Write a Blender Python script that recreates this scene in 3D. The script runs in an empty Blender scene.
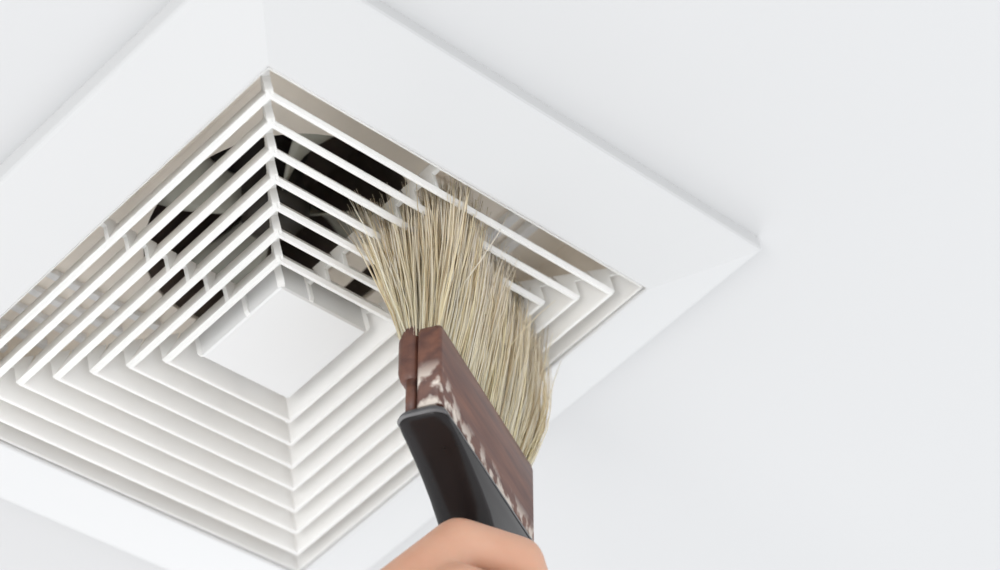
import bpy, bmesh, math, random
from mathutils import Vector, Matrix, noise
random.seed(7)
scene = bpy.context.scene
COL = scene.collection
CZ = 2.4            # height of the vent's louver plane above the floor, metres
MM = 0.001

# ------------------------------------------------------------------ camera
cam_data = bpy.data.cameras.new('camera')
cam = bpy.data.objects.new('camera', cam_data); COL.objects.link(cam)
cam_data.sensor_width = 36.0
cam_data.lens = 2976.93 / 1000.0 * 36.0
cam_data.clip_start = 0.02
# rows: image right, image down, view direction, in world axes
RR = Vector((0.681733, -0.698846, -0.216458))
RD = Vector((0.383240, 0.593156, -0.708020))
RF = Vector((0.623191, 0.399725, 0.672200))
m = Matrix.Identity(4)
for i in range(3):
    m[i][0] = RR[i]; m[i][1] = -RD[i]; m[i][2] = -RF[i]
m.translation = Vector((-0.6566, -0.5216, CZ - 0.76058))
cam.matrix_world = m
cam_data.dof.use_dof = True
cam_data.dof.focus_distance = 1.09
cam_data.dof.aperture_fstop = 8.0
scene.camera = cam

# ------------------------------------------------------------------ light
world = bpy.data.worlds.new('room_light'); scene.world = world
world.use_nodes = True
bg = world.node_tree.nodes['Background']
bg.inputs[0].default_value = (0.955, 0.975, 1.0, 1)
bg.inputs[1].default_value = 1.36

def area(name, loc, target, size, power, color):
    d = bpy.data.lights.new(name, 'AREA'); d.shape = 'RECTANGLE'
    d.size, d.size_y = size; d.energy = power; d.color = color
    o = bpy.data.objects.new(name, d); COL.objects.link(o)
    o.location = loc
    o.rotation_euler = (Vector(target) - Vector(loc)).to_track_quat('-Z', 'Y').to_euler()
    return o
# a tall daylit window a few metres off, on the side the louvers' bright faces look at
area('window_daylight', (2.3, 2.6, 1.0), (0, 0, CZ), (2.2, 1.6), 29, (0.96, 0.985, 1.0))
area('doorway_daylight', (-2.9, -0.7, 0.9), (0, 0, CZ), (1.2, 1.2), 26, (1.0, 0.985, 0.96))

scene.cycles.diffuse_bounces = 10; scene.cycles.max_bounces = 14
vs = scene.view_settings
vs.view_transform = 'Standard'; vs.look = 'None'; vs.gamma = 1.0
vs.use_curve_mapping = False; vs.exposure = 0.0

# ------------------------------------------------------------------ materials
def mat(name, color, rough=0.5, spec=0.5, coat=0.0, sss=0.0, grain=None, bump=None, metallic=0.0):
    mt = bpy.data.materials.new(name); mt.use_nodes = True
    nt = mt.node_tree; b = nt.nodes['Principled BSDF']
    b.inputs['Roughness'].default_value = rough
    b.inputs['Specular IOR Level'].default_value = spec
    b.inputs['Coat Weight'].default_value = coat
    b.inputs['Metallic'].default_value = metallic
    tc = nt.nodes.new('ShaderNodeTexCoord')
    if grain:
        sc, amt = grain
        n = nt.nodes.new('ShaderNodeTexNoise'); n.inputs['Scale'].default_value = sc
        n.inputs['Detail'].default_value = 4
        nt.links.new(tc.outputs['Object'], n.inputs['Vector'])
        r = nt.nodes.new('ShaderNodeValToRGB')
        r.color_ramp.elements[0].position = .3; r.color_ramp.elements[1].position = .7
        r.color_ramp.elements[0].color = tuple(c * (1 - amt) for c in color) + (1,)
        r.color_ramp.elements[1].color = tuple(min(1, c * (1 + amt)) for c in color) + (1,)
        nt.links.new(n.outputs['Fac'], r.inputs['Fac'])
        nt.links.new(r.outputs['Color'], b.inputs['Base Color'])
    else:
        b.inputs['Base Color'].default_value = (*color, 1)
    if bump:
        sc, st, dist = bump
        n = nt.nodes.new('ShaderNodeTexNoise'); n.inputs['Scale'].default_value = sc
        n.inputs['Detail'].default_value = 3
        nt.links.new(tc.outputs['Object'], n.inputs['Vector'])
        bp = nt.nodes.new('ShaderNodeBump'); bp.inputs['Strength'].default_value = st
        bp.inputs['Distance'].default_value = dist
        nt.links.new(n.outputs['Fac'], bp.inputs['Height'])
        nt.links.new(bp.outputs['Normal'], b.inputs['Normal'])
    if sss:
        b.inputs['Subsurface Weight'].default_value = sss
        b.inputs['Subsurface Radius'].default_value = (1.0, .35, .2)
        b.inputs['Subsurface Scale'].default_value = 0.006
    return mt

M_CEIL = mat('ceiling_paint', (.575, .575, .575), rough=.85, spec=.2, grain=(1.4, .012), bump=(60, .05, .0005))
M_PLAST = mat('white_plastic', (.58, .58, .578), rough=.38, spec=.35, grain=(9, .008))
M_BLADE = mat('louver_plastic', (.905, .90, .885), rough=.42, spec=.35, grain=(30, .012))
def translucent(mt, fac):
    nt = mt.node_tree; b = nt.nodes['Principled BSDF']
    tr = nt.nodes.new('ShaderNodeBsdfTranslucent'); tr.inputs['Color'].default_value = (.92, .915, .90, 1)
    ms = nt.nodes.new('ShaderNodeMixShader'); ms.inputs[0].default_value = fac
    nt.links.new(b.outputs[0], ms.inputs[1]); nt.links.new(tr.outputs[0], ms.inputs[2])
    nt.links.new(ms.outputs[0], nt.nodes['Material Output'].inputs[0])
translucent(M_BLADE, .30)
M_PLATE = mat('plate_plastic', (.66, .66, .655), rough=.38, spec=.35, grain=(9, .008))
M_HOUSE = mat('beige_housing', (.90, .84, .76), rough=.6, grain=(22, .10))
M_BAR = mat('pale_bar_plastic', (.90, .91, .92), rough=.45, grain=(40, .05))
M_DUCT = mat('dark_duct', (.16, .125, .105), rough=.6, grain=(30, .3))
M_FAN = mat('grey_green_fan', (.50, .50, .44), rough=.35, grain=(25, .2))
M_HUB = mat('dark_motor', (.05, .045, .04), rough=.4, grain=(40, .2))
M_BLACK = mat('black_lacquer', (.010, .008, .008), rough=.22, spec=.24, coat=.0, grain=(40, .3))
M_RIM = mat('worn_grey_rim', (.07, .068, .07), rough=.3, grain=(180, .35))
M_STEEL = mat('screw_steel', (.6, .6, .58), rough=.35, metallic=.8)
M_NAIL = mat('nail', (.80, .56, .47), rough=.3, coat=.3, grain=(90, .03))

def ferrule_material():
    """reddish brown lacquered wood, the pale ground showing where the lacquer is worn off"""
    mt = mat('worn_brown_wood', (.12, .045, .03), rough=.48, coat=.15)
    nt = mt.node_tree; b = nt.nodes['Principled BSDF']; L = nt.links
    tc = nt.nodes.new('ShaderNodeTexCoord')
    mp = nt.nodes.new('ShaderNodeMapping'); mp.inputs['Scale'].default_value = (18, 120, 160)
    L.new(tc.outputs['Object'], mp.inputs['Vector'])
    n = nt.nodes.new('ShaderNodeTexNoise'); n.inputs['Scale'].default_value = 1.5; n.inputs['Detail'].default_value = 5
    L.new(mp.outputs['Vector'], n.inputs['Vector'])
    r = nt.nodes.new('ShaderNodeValToRGB')
    r.color_ramp.elements[0].position = .3; r.color_ramp.elements[1].position = .72
    r.color_ramp.elements[0].color = (.065, .024, .018, 1); r.color_ramp.elements[1].color = (.16, .062, .036, 1)
    L.new(n.outputs['Fac'], r.inputs['Fac'])
    sx = nt.nodes.new('ShaderNodeSeparateXYZ'); L.new(tc.outputs['Object'], sx.inputs[0])
    # worn band: low on the block (local z is the height, metres), widest by the front corner
    def mth(op, a, bb, clamp=False):
        k = nt.nodes.new('ShaderNodeMath'); k.operation = op; k.use_clamp = clamp
        for i, v in enumerate((a, bb)):
            if isinstance(v, (int, float)): k.inputs[i].default_value = v
            else: L.new(v, k.inputs[i])
        return k.outputs[0]
    def mr(v, a, bb, c, d):
        k = nt.nodes.new('ShaderNodeMapRange'); L.new(v, k.inputs[0])
        for i, q in enumerate((a, bb, c, d)): k.inputs[i + 1].default_value = q
        return k.outputs[0]
    top = mr(sx.outputs['X'], 0.0, 0.022, -0.017, -0.0275)       # height the wear reaches
    low = mr(mth('SUBTRACT', top, sx.outputs['Z']), -0.003, 0.006, 0.0, 1.0)
    yy = mr(sx.outputs['Y'], 0.0085, 0.0098, 1.0, 0.0)
    n2 = nt.nodes.new('ShaderNodeTexNoise'); n2.inputs['Scale'].default_value = 125; n2.inputs['Detail'].default_value = 3
    L.new(tc.outputs['Object'], n2.inputs['Vector'])
    pat = mr(n2.outputs['Fac'], .46, .56, 0.0, 1.0)
    msk = mth('MULTIPLY', mth('MULTIPLY', low, yy), pat, True)
    mx = nt.nodes.new('ShaderNodeMix'); mx.data_type = 'RGBA'
    L.new(msk, mx.inputs[0]); L.new(r.outputs['Color'], mx.inputs[6]); mx.inputs[7].default_value = (.62, .55, .48, 1)
    L.new(mx.outputs[2], b.inputs['Base Color'])
    return mt
M_WOOD = ferrule_material()

def bristle_material():
    mt = mat('natural_bristle', (.7, .6, .4), rough=.7, spec=.12)
    nt = mt.node_tree; b = nt.nodes['Principled BSDF']
    a = nt.nodes.new('ShaderNodeAttribute'); a.attribute_name = 'tint'
    nt.links.new(a.outputs['Color'], b.inputs['Base Color'])
    b.inputs['Subsurface Weight'].default_value = 0.0
    tr = nt.nodes.new('ShaderNodeBsdfTranslucent'); nt.links.new(a.outputs['Color'], tr.inputs['Color'])
    ms = nt.nodes.new('ShaderNodeMixShader'); ms.inputs[0].default_value = .5
    nt.links.new(b.outputs[0], ms.inputs[1]); nt.links.new(tr.outputs[0], ms.inputs[2])
    nt.links.new(ms.outputs[0], nt.nodes['Material Output'].inputs[0])
    return mt
M_BRISTLE = bristle_material()

def skin_material():
    mt = mat('skin', (.56, .32, .22), rough=.45, spec=.35, sss=.25, bump=(220, .25, .0006))
    nt = mt.node_tree; b = nt.nodes['Principled BSDF']
    tc = nt.nodes.new('ShaderNodeTexCoord')
    n = nt.nodes.new('ShaderNodeTexNoise'); n.inputs['Scale'].default_value = 35; n.inputs['Detail'].default_value = 3
    nt.links.new(tc.outputs['Object'], n.inputs['Vector'])
    r = nt.nodes.new('ShaderNodeValToRGB')
    r.color_ramp.elements[0].position = .35; r.color_ramp.elements[1].position = .68
    r.color_ramp.elements[0].color = (.56, .30, .20, 1); r.color_ramp.elements[1].color = (.61, .36, .25, 1)
    nt.links.new(n.outputs['Fac'], r.inputs['Fac']); nt.links.new(r.outputs['Color'], b.inputs['Base Color'])
    return mt
M_SKIN = skin_material()

# ------------------------------------------------------------------ helpers (mesh data given in millimetres)
def mesh_obj(name, verts, faces, material, parent=None, smooth=False):
    me = bpy.data.meshes.new(name)
    me.from_pydata([(v[0] * MM, v[1] * MM, v[2] * MM) for v in verts], [], faces)
    me.validate()
    bm = bmesh.new(); bm.from_mesh(me); bmesh.ops.recalc_face_normals(bm, faces=bm.faces); bm.to_mesh(me); bm.free()
    me.materials.append(material)
    if smooth:
        for p in me.polygons: p.use_smooth = True
    o = bpy.data.objects.new(name, me); COL.objects.link(o)
    if parent: o.parent = parent
    return o
def thing(name, label, cat, loc):
    o = bpy.data.objects.new(name, None); COL.objects.link(o)
    o.location = loc; o.empty_display_size = .02
    o['label'] = label; o['category'] = cat
    return o
def rot90(v, j):
    x, y, z = v
    for _ in range(j): x, y = -y, x
    return (x, y, z)
def box(x0, x1, y0, y1, z0, z1):
    v = [(x, y, z) for x in (x0, x1) for y in (y0, y1) for z in (z0, z1)]
    f = [(0, 1, 3, 2), (4, 6, 7, 5), (0, 4, 5, 1), (2, 3, 7, 6), (0, 2, 6, 4), (1, 5, 7, 3)]
    return v, f
def bevel(o, w, seg=2):
    b = o.modifiers.new('bevel', 'BEVEL'); b.width = w * MM; b.segments = seg; b.limit_method = 'ANGLE'
    return o
def copy(o, parent, loc=None, rz=None):
    c = o.copy(); COL.objects.link(c); c.parent = parent
    if loc is not None: c.location = loc
    if rz is not None: c.rotation_euler = (0, 0, rz)
    return c

# ------------------------------------------------------------------ ceiling with the cut-out for the fan
zc = CZ / MM + 18.0
def square_ring(a0, a1, z0, z1):
    v = []; f = []
    for z in (z0, z1):
        for a in (a0, a1):
            v += [(-a, -a, z), (a, -a, z), (a, a, z), (-a, a, z)]
    for k in range(4):
        n = (k + 1) % 4
        f += [(k, n, 4 + n, 4 + k), (8 + k, 12 + k, 12 + n, 8 + n), (k, 8 + k, 8 + n, n), (4 + k, 4 + n, 12 + n, 12 + k)]
    return v, f
v, f = square_ring(106, 3000, zc, zc + 40)
ceil = mesh_obj('ceiling', v, f, M_CEIL); ceil['kind'] = 'structure'

# ------------------------------------------------------------------ vent cover
A = 100.0; PITCH = 9.73; PLATE = 22.4; H = 14.0; TILT = 0.45; TH = 2.35
vent = thing('vent_cover', 'square white plastic ceiling vent cover with concentric stepped louvers', 'vent', (0, 0, CZ))
# frame: four sloping mitred flanges with an upright outer edge, moulded in one piece
prof = [(100.0, 13.5), (100.0, 0.5), (100.5, 0.0), (101.3, 0.0), (133.6, 10.6), (134.8, 11.3), (135.3, 12.4), (135.5, 18.0), (132.5, 18.0), (131.5, 14.0), (103.0, 3.6), (102.2, 13.5)]
v = []; f = []
n = len(prof)
for j, (sx, sy) in enumerate(((-1, -1), (1, -1), (1, 1), (-1, 1))):
    for (r, z) in prof: v.append((sx * r, sy * r, z))
for j in range(4):
    k = (j + 1) % 4
    for i in range(n):
        i2 = (i + 1) % n
        f.append((j * n + i, k * n + i, k * n + i2, j * n + i2))
mesh_obj('frame', v, f, M_PLAST, vent)

def blade(r, h, tilt, th, ztop_th=1.3):
    t = th / 2; e = .45; c = r - tilt * h; u = ztop_th / 2
    pr = [(r + t, 1.7 if th > 2 else e), (r + t - (.8 if th > 2 else e), 0), (r - t + e, 0), (r - t, e), (c - u, h), (c + u, h)]
    v = []
    for s in (-1, 1):
        for (a, z) in pr: v.append((-a, s * a, z))
    n = len(pr)
    f = [(i, (i + 1) % n, n + (i + 1) % n, n + i) for i in range(n)]
    f += [tuple(range(n))[::-1], tuple(range(n, 2 * n))]
    return v, f
for k in range(1, 8):
    r = A - PITCH * k
    v, f = blade(r, H, TILT, TH)
    o = mesh_obj('louver', v, f, M_BLADE, vent)
    for j in range(1, 4): copy(o, vent, rz=j * math.pi / 2)
v, f = blade(99.35, 13.4, .30, 1.2)      # the outermost one lines the opening
o = mesh_obj('louver', [(x + (.25 if x < 0 else 0), y * .9975, z + 1.0) for (x, y, z) in v], f, M_BLADE, vent)
for j in range(1, 4): copy(o, vent, rz=j * math.pi / 2)
# centre plate with its upright skirt
v, f = [], []
pl = [(PLATE - .1, 14.0), (PLATE, 0.7), (PLATE - .7, 0.0)]
for (a, z) in pl: v += [(-a, -a, z), (a, -a, z), (a, a, z), (-a, a, z)]
for q in range(2):
    for k in range(4):
        n = (k + 1) % 4; f.append((q * 4 + k, q * 4 + n, q * 4 + 4 + n, q * 4 + 4 + k))
f += [(8, 9, 10, 11), (3, 2, 1, 0)]
mesh_obj('center_plate', v, f, M_PLATE, vent)
# short fins bridging louver to louver in the middle of each side, straight and in line
def gusset(ro, ri, th, diag, sx=1):
    """thin web from the sloping inner face of one louver to the lower edge of the next; upright where it meets the latter"""
    zo = 9.6 if diag else 9.0
    pr = [(ri + .35, .7), (ri + 1.0, 2.2), (ri + 1.0, zo + .1), (ro - .45 * zo + .3, zo), (ro - 5.2, 13.6), (ri - 4.6 if ri > 25 else ri - .1, 13.6), (ri - .4, .4)]
    return [(r, d * th / 2, z) for d in (-1, 1) for (r, z) in pr], [tuple(range(7))[::-1], tuple(range(7, 14))] + [(i, (i + 1) % 7, 7 + (i + 1) % 7, 7 + i) for i in range(7)]
for k in range(0, 8):
    ro = A - PITCH * k + (3.4 if k == 0 else 0); ri = A - PITCH * (k + 1) if k < 7 else PLATE
    v, f = gusset(ro, ri, 1.9, False)
    for j, off in ((2, 4.0), (3, -7.0), (0, 4.0), (1, -4.0)):
        if k == 7 and j in (0, 1): continue
        pts = [rot90((x, y + off, z), j) for (x, y, z) in v]
        mesh_obj('fin', pts, f, M_BLADE, vent)
    for j in range(4):
        if k == 7 and j == 0: continue
        v, f = gusset(ro, ri, .45 if j in (1, 3) else 1.9, j in (1, 3))
        vv = []
        for (x, y, z) in v:
            q = 1.45 * y
            p = (x * 1.0 - q * .707, x * 1.0 + q * .707, z)
            vv.append(rot90(p, j))
        mesh_obj('corner_rib', vv, f, M_BLADE, vent)

# ------------------------------------------------------------------ exhaust fan above the cover
fan = thing('exhaust_fan', 'dark round extractor fan in a beige housing, behind the white louvers', 'fan', (0, 0, CZ))
# housing: an open box
v, f = square_ring(101.5, 104.5, 14.5, 53); mesh_obj('housing_wall', v, f, M_HOUSE, fan)
D = 50.0; CX, CY, CR = -0.2, -10.5, 53.7
# plate with a round hole
N = 64; v = []; f = []
for z in (D, D + 2):
    for i in range(N):
        a = 2 * math.pi * i / N
        v.append((CX + CR * math.cos(a), CY + CR * math.sin(a), z))
    for i in range(N):
        a = 2 * math.pi * i / N + 0
        c, s = math.cos(a), math.sin(a); q = 101.5 / max(abs(c), abs(s))
        v.append((c * q, s * q, z))
for i in range(N):
    k = (i + 1) % N
    f += [(i, k, N + k, N + i), (2 * N + i, 3 * N + i, 3 * N + k, 2 * N + k), (i, 2 * N + i, 2 * N + k, k)]
mesh_obj('back_plate', v, f, M_HOUSE, fan)
# duct: tube with a closed top
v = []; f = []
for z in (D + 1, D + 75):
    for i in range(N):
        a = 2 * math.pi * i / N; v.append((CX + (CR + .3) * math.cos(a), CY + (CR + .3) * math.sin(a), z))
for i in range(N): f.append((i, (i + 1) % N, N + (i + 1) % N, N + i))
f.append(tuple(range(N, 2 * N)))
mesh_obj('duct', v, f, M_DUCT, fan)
# raised lip along the housing wall seen in the first gap, and mounting ledges
for (x0, x1, y0, y1, z0, z1) in ((-65, -62.8, -97, 8, 47, 50), (-99, -66, -84, -80, 46, 50)):
    v, f = box(x0, x1, y0, y1, z0, z1); bevel(mesh_obj('ledge', v, f, M_HOUSE, fan), .8)
v, f = box(26, 38, -70, 50, 46, 49.5); bevel(mesh_obj('bracket', v, f, M_HOUSE, fan), .8)
# pale straight ribs on the back plate
for (x1, y) in ((-8, 53), (-19, 63.7), (-29, 74.3), (-40, 85), (-52, 95)):
    v, f = box(-74, x1, y - 1.6, y + 1.6, 46.5, 50); bevel(mesh_obj('grille_bar', v, f, M_BAR, fan), .5)
for (x, y0) in ((69, -40), (79.5, -40)):
    v, f = box(x - 2.2, x + 2.2, -99, y0, 46, 50); bevel(mesh_obj('grille_bar', v, f, M_BAR, fan), .5)
# motor hub and fan blades
def lathe(name, pr, cx, cy, material, parent, n=32):
    v = []; f = []
    for (r, z) in pr:
        for i in range(n):
            a = 2 * math.pi * i / n; v.append((cx + r * math.cos(a), cy + r * math.sin(a), z))
    for q in range(len(pr) - 1):
        for i in range(n):
            k = (i + 1) % n; f.append((q * n + i, q * n + k, (q + 1) * n + k, (q + 1) * n + i))
    f.append(tuple(range(n))); f.append(tuple(range((len(pr) - 1) * n, len(pr) * n)))
    return mesh_obj(name, v, f, material, parent, True)
lathe('hub', [(2, 56), (9, 57), (13, 60), (14, 64), (14, 96), (20, 98), (20, 124)], CX, CY, M_HUB, fan)
for b in range(4):
    v = []; f = []
    a0 = math.pi * b / 2 - 1.92
    NU, NV = 7, 6
    for side in (0, 1):
        for iu in range(NU):
            r = 13 + (48 - 13) * iu / (NU - 1)
            for iv in range(NV):
                t = iv / (NV - 1) - .5
                a = a0 + t * (.42 + .25 * iu / (NU - 1)) + .18 * (iu / (NU - 1)) ** 2
                z = 67 + t * (15 - 5 * iu / (NU - 1)) + (2.0 * (4 * t * t)) + side * 1.2
                v.append((CX + r * math.cos(a), CY + r * math.sin(a), z))
    for iu in range(NU - 1):
        for iv in range(NV - 1):
            q = iu * NV + iv
            f += [(q, q + 1, q + NV + 1, q + NV), (NU * NV + q, NU * NV + q + NV, NU * NV + q + NV + 1, NU * NV + q + 1)]
    rim = [iu * NV for iu in range(NU)] + [(NU - 1) * NV + iv for iv in range(1, NV)] + [iu * NV + NV - 1 for iu in range(NU - 2, -1, -1)] + [iv for iv in range(NV - 2, 0, -1)]
    for i in range(len(rim)):
        p, q = rim[i], rim[(i + 1) % len(rim)]
        f.append((p, q, q + NU * NV, p + NU * NV))
    mesh_obj('fan_blade', v, f, M_FAN, fan, True)

# ------------------------------------------------------------------ brush (local axes: x along its width, y its thickness, z up the bristles)
W = Vector((0.92039667, 0.39098589, 0)); T = Vector((-0.38081007, 0.89644239, 0.22665994)); B = Vector((0.08862084, -0.20861705, 0.97397396))
mb = Matrix.Identity(4)
for i in range(3):
    mb[i][0] = W[i]; mb[i][1] = T[i]; mb[i][2] = B[i]
mb.translation = Vector((-3.42 * MM, -73.79 * MM, CZ - 52 * MM))
brush = thing('dust_brush', 'wide flat brush with pale bristles, worn brown wood block and black handle', 'brush', (0, 0, 0))
brush.matrix_world = mb

def rrect_loft(name, secs, material, parent, n=8, caps=True):
    """secs: (z, x0, x1, y0, y1, corner radius) stacked along z"""
    v = []; f = []; cnt = 4 * n
    for (z, x0, x1, y0, y1, r) in secs:
        for (cx, cy, a0) in ((x1 - r, y1 - r, 0), (x0 + r, y1 - r, 90), (x0 + r, y0 + r, 180), (x1 - r, y0 + r, 270)):
            for i in range(n):
                a = math.radians(a0 + 90 * i / (n - 1))
                v.append((cx + r * math.cos(a), cy + r * math.sin(a), z))
    for q in range(len(secs) - 1):
        for i in range(cnt):
            k = (i + 1) % cnt; f.append((q * cnt + i, q * cnt + k, (q + 1) * cnt + k, (q + 1) * cnt + i))
    f.append(tuple(range(cnt))[::-1]); f.append(tuple(range((len(secs) - 1) * cnt, len(secs) * cnt)))
    o = mesh_obj(name, v, f, material, parent, True)
    for p in o.data.polygons:
        if len(p.vertices) > 4: p.use_smooth = False
    return o
# wood block: main board and the thinner backing board, with a groove between them
rrect_loft('wood_block', [(-34, 0.2, 96, 0, 9.4, 1.6), (-1, 0.2, 96, 0, 9.4, 1.6), (.8, .6, 95.6, .4, 9.2, 1.6), (1.6, 1.6, 94.8, 1.2, 8.6, 1.4)], M_WOOD, brush)
rrect_loft('backing_board', [(-21, 3.0, 93, 10.1, 14.6, 1.8), (-19, 0.8, 95.6, 9.7, 16.6, 2.6), (-16, 0.2, 96, 9.6, 17.4, 3.2), (-2, 0.2, 96, 9.6, 17.4, 3.2), (2.6, .8, 95.4, 9.6, 15.8, 2.6), (4.4, 2, 94.2, 10.3, 13.6, 1.6)], M_WOOD, brush)
rrect_loft('backing_strip', [(-34, 1.0, 95.4, 10.0, 14.2, 1.6), (-20, 1.0, 95.4, 10.0, 14.2, 1.6)], M_WOOD, brush)
# rim and black handle
rrect_loft('handle_rim', [(-37.0, -0.9, 97.2, -1.2, 17.6, 5), (-35.2, -0.4, 96.8, -.8, 17.0, 5), (-33.8, 1.0, 95.6, -.1, 15.6, 4.4)], M_RIM, brush)
hs = [(-36.2, -.7, 97.0, -1.0, 17.4, 5.2), (-38, 2.5, 96, -1.1, 17.6, 5.5), (-39.5, 9, 95, -1.2, 17.8, 5.8), (-41.5, 16, 93.5, -1.3, 18, 6),
      (-44, 23, 91.5, -1.3, 18.2, 6.5), (-47.5, 31, 89, -1.4, 18.5, 7), (-52, 38.5, 85.5, -1.5, 18.8, 7.5), (-58, 44.5, 81, -1.5, 19, 8),
      (-66, 47.5, 77, -1.8, 19.2, 8.5), (-80, 48, 74, -2.2, 19.4, 9), (-110, 46, 75, -3, 20, 10), (-150, 44, 77, -3.5, 20.5, 10.5), (-180, 46, 75, -2, 19.5, 10), (-190, 50, 71, 2, 16, 6.5)]
handle = rrect_loft('handle', hs[::-1], M_BLACK, brush)

# bristles: thousands of fine tapered hairs, nobody could count them: one part
def make_bristles(count):
    verts = []; faces = []; tints = []
    clumps = [(random.uniform(1, 95), random.uniform(1, 16), random.gauss(0, 2.2), random.gauss(0, 2.4), random.uniform(.0, 1)) for _ in range(150)]
    for _ in range(count):
        s = random.uniform(1.0, 95.0); q = random.uniform(1.0, 16.4)
        # nearest clump pulls the tip
        best = min(random.sample(clumps, 26), key=lambda c: (c[0] - s) ** 2 + (c[1] - q) ** 2)
        u = (q - 8.5) / 8.0; w = (s - 48) / 48.0
        front = max(0, 1 - s / 34.0)
        length = 63 + random.gauss(0, 2.5) + 3.0 * math.sin(s * .13)
        if w > .72: length -= (w - .72) * 34
        if random.random() < .05: length += random.uniform(2, 8)
        tq = q + u * (6.5 + 7.5 * front) + random.gauss(0, 1.6) + best[3]
        if u > 0: tq += front * u * 10
        ts = s + (s - 48) * .05 - 6 * front * random.random() + random.gauss(0, 1.8) + best[2]
        stray = random.random() < .03
        if stray:
            tq += random.gauss(0, 9); ts += random.gauss(0, 9)
        bend = 1.7 + random.uniform(-.2, .5)
        bul_q = u * 5.0; bul_s = 5.0 * max(0, w) ** 3
        lat = random.gauss(0, .55), random.gauss(0, .55)
        pts = []
        NS = 5
        for i in range(NS + 1):
            t = i / NS
            k = t ** bend
            x = s + (ts - s) * k + bul_s * math.sin(math.pi * t) * 1.6 + lat[0] * math.sin(2 * math.pi * t)
            y = q + (tq - q) * k + bul_q * math.sin(math.pi * t) * .75 + lat[1] * math.sin(2 * math.pi * t)
            z = -1 + (length + 1) * t - (abs(tq - q) ** 2) / length * .3 * t
            pts.append((x, y, z))
        r0 = random.uniform(.22, .38)
        base = len(verts); ph = random.uniform(0, 2)
        a = random.random(); c = best[4]
        v = random.uniform(.90, 1.0) * (.93 + .07 * c)
        warm = random.uniform(0, 1)
        col0 = (min(1, 1.04 * v), min(1, (1.00 - .05 * warm) * v), min(1, (.87 - .18 * warm) * v))
        if random.random() < .08: col0 = (.78 * v, .66 * v, .44 * v)
        for i, (x, y, z) in enumerate(pts):
            r = r0 * (1 - .65 * (i / NS) ** 2)
            for j in range(3):
                an = ph + j * 2.0944
                verts.append((x + r * math.cos(an), y + r * math.sin(an), z)); 
                g = .95 + .07 * i / NS
                tints.append((min(1, col0[0] * g), min(1, col0[1] * g), min(1, col0[2] * (g + .10 * i / NS)), 1))
        for i in range(NS):
            for j in range(3):
                k = (j + 1) % 3; p = base + i * 3
                faces.append((p + j, p + k, p + 3 + k, p + 3 + j))
        faces.append((base + NS * 3, base + NS * 3 + 1, base + NS * 3 + 2))
    me = bpy.data.meshes.new('bristles')
    me.from_pydata([(a * MM, b * MM, c * MM) for (a, b, c) in verts], [], faces)
    ca = me.color_attributes.new('tint', 'FLOAT_COLOR', 'POINT')
    flat = [c for t in tints for c in t]
    ca.data.foreach_set('color', flat)
    me.polygons.foreach_set('use_smooth', [True] * len(me.polygons))
    me.materials.append(M_BRISTLE)
    o = bpy.data.objects.new('bristles', me); COL.objects.link(o); o.parent = brush
    o['kind'] = 'stuff'
    return o
make_bristles(4600)

# ------------------------------------------------------------------ hand (same local axes as the brush), one continuous body
hand = bpy.data.objects.new('hand', bpy.data.meshes.new('hand')); COL.objects.link(hand)
hand['label'] = 'bare hand gripping the black brush handle with curled fingers, forearm below'
hand['category'] = 'hand'
bm = bmesh.new()
def ball(c, r, bm=bm):
    bmesh.ops.create_icosphere(bm, subdivisions=3, radius=r * MM, matrix=Matrix.Translation(Vector(c) * MM))
def capsule(p, q, r0, r1, flat=None, bm=bm):
    """tapered limb segment as a closed tube with round ends"""
    p = Vector(p); q = Vector(q); ax = (q - p); L = ax.length; ax.normalize()
    a = ax.orthogonal().normalized(); b = ax.cross(a)
    rings = []
    NS, NA = 10, 20
    for i in range(NS + 1):
        t = i / NS; c = p + ax * L * t; r = r0 + (r1 - r0) * t
        rings.append([bm.verts.new((c + (a * math.cos(2 * math.pi * j / NA) + b * math.sin(2 * math.pi * j / NA)) * r) * MM) for j in range(NA)])
    for i in range(NS):
        for j in range(NA):
            k = (j + 1) % NA; bm.faces.new((rings[i][j], rings[i][k], rings[i + 1][k], rings[i + 1][j]))
    bm.faces.new(rings[0][::-1]); bm.faces.new(rings[-1])
    ball(p, r0); ball(q, r1)
def chain(pts):
    for (a, ra), (b, rb) in zip(pts, pts[1:]): capsule(a, b, ra, rb)
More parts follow.
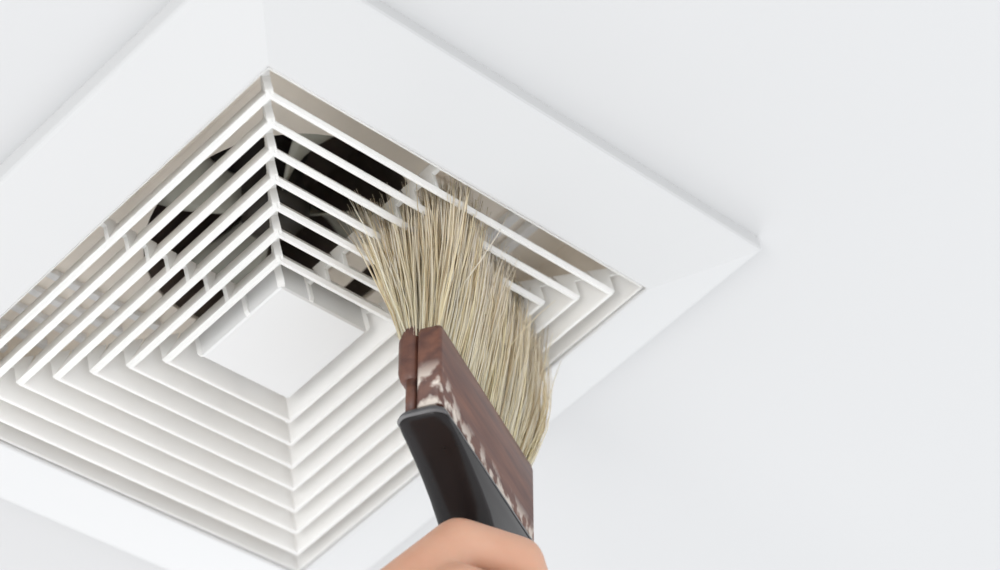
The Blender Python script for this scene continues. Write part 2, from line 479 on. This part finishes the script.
# (x, z, y) below is written as (along the width, height, thickness)
def P(s, h, q): return (s, q, h)
fingers = [
    [(P(16, -106, 31), 11.2), (P(33, -72.5, 6), 10.2), (P(43, -72.5, -4), 9.4), (P(50, -72.5, -10.5), 9.1), (P(67, -81, -11), 7.8)],
    [(P(8, -124, 35), 11.8), (P(27, -96, 3), 10.3), (P(51, -95, -14), 9.2), (P(75, -98, -13), 8.2)],
    [(P(9, -144, 35), 11.2), (P(28, -118, 3), 9.9), (P(51, -115, -14), 8.8), (P(74, -116, -13.5), 7.9)],
    [(P(15, -162, 35), 10.2), (P(33, -140, 5), 8.8), (P(53, -135, -12.5), 7.9), (P(70, -135, -13), 7.0)],
]
for fg in fingers: chain(fg)
# palm: metacarpals from a broad wrist to every knuckle
wrist = P(86, -176, 50)
for fg, rr in zip(fingers, (13.5, 13, 13, 13)):
    k = fg[0][0]
    chain([(k, fg[0][1]), (P(48, (k[2] - 165) / 2 + 6, 38), rr), (wrist, 17)])
chain([(P(62, -118, 37), 12), (P(82, -140, 42), 17), (wrist, 20)])
# thumb on the far side of the handle, closing against the index finger
chain([(P(84, -150, 42), 16), (P(96, -118, 24), 12.5), (P(92, -98, 2), 10.5), (P(78, -97, -4), 9.0)])
# wrist and forearm
chain([(P(88, -172, 52), 20), (P(92, -205, 66), 21), (P(97, -280, 90), 27), (P(106, -420, 130), 36), (P(110, -470, 140), 37)])
chain([(P(76, -172, 50), 17), (P(82, -205, 62), 18), (P(92, -280, 88), 25)])
bm.to_mesh(hand.data); bm.free()
hand.data.materials.append(M_SKIN)
hand.matrix_world = mb
rm = hand.modifiers.new('remesh', 'REMESH'); rm.mode = 'VOXEL'; rm.voxel_size = 1.5 * MM; rm.use_smooth_shade = True
sm = hand.modifiers.new('smooth', 'SMOOTH'); sm.factor = .6; sm.iterations = 9
# nails on the fingers that show them
for fg in fingers:
    (c, r), (d, r1) = fg[-1], fg[-2]
    x, y, z = c
    v = []; f = []
    for i in range(7):
        for j in range(5):
            u = i / 6 - .5; w = j / 4 - .5
            v.append((x - 1 + u * 10, y - math.sqrt(max(0, (r + .15) ** 2 - (w * 10) ** 2)) - .1 + 2.2 * u * u, z + w * 9 * (1 - .3 * (2 * u) ** 4)))
    for i in range(6):
        for j in range(4):
            q = i * 5 + j; f.append((q, q + 1, q + 6, q + 5))
    o = mesh_obj('fingernail', v, f, M_NAIL, hand, True)
    so = o.modifiers.new('thick', 'SOLIDIFY'); so.thickness = .5 * MM; so.offset = 0
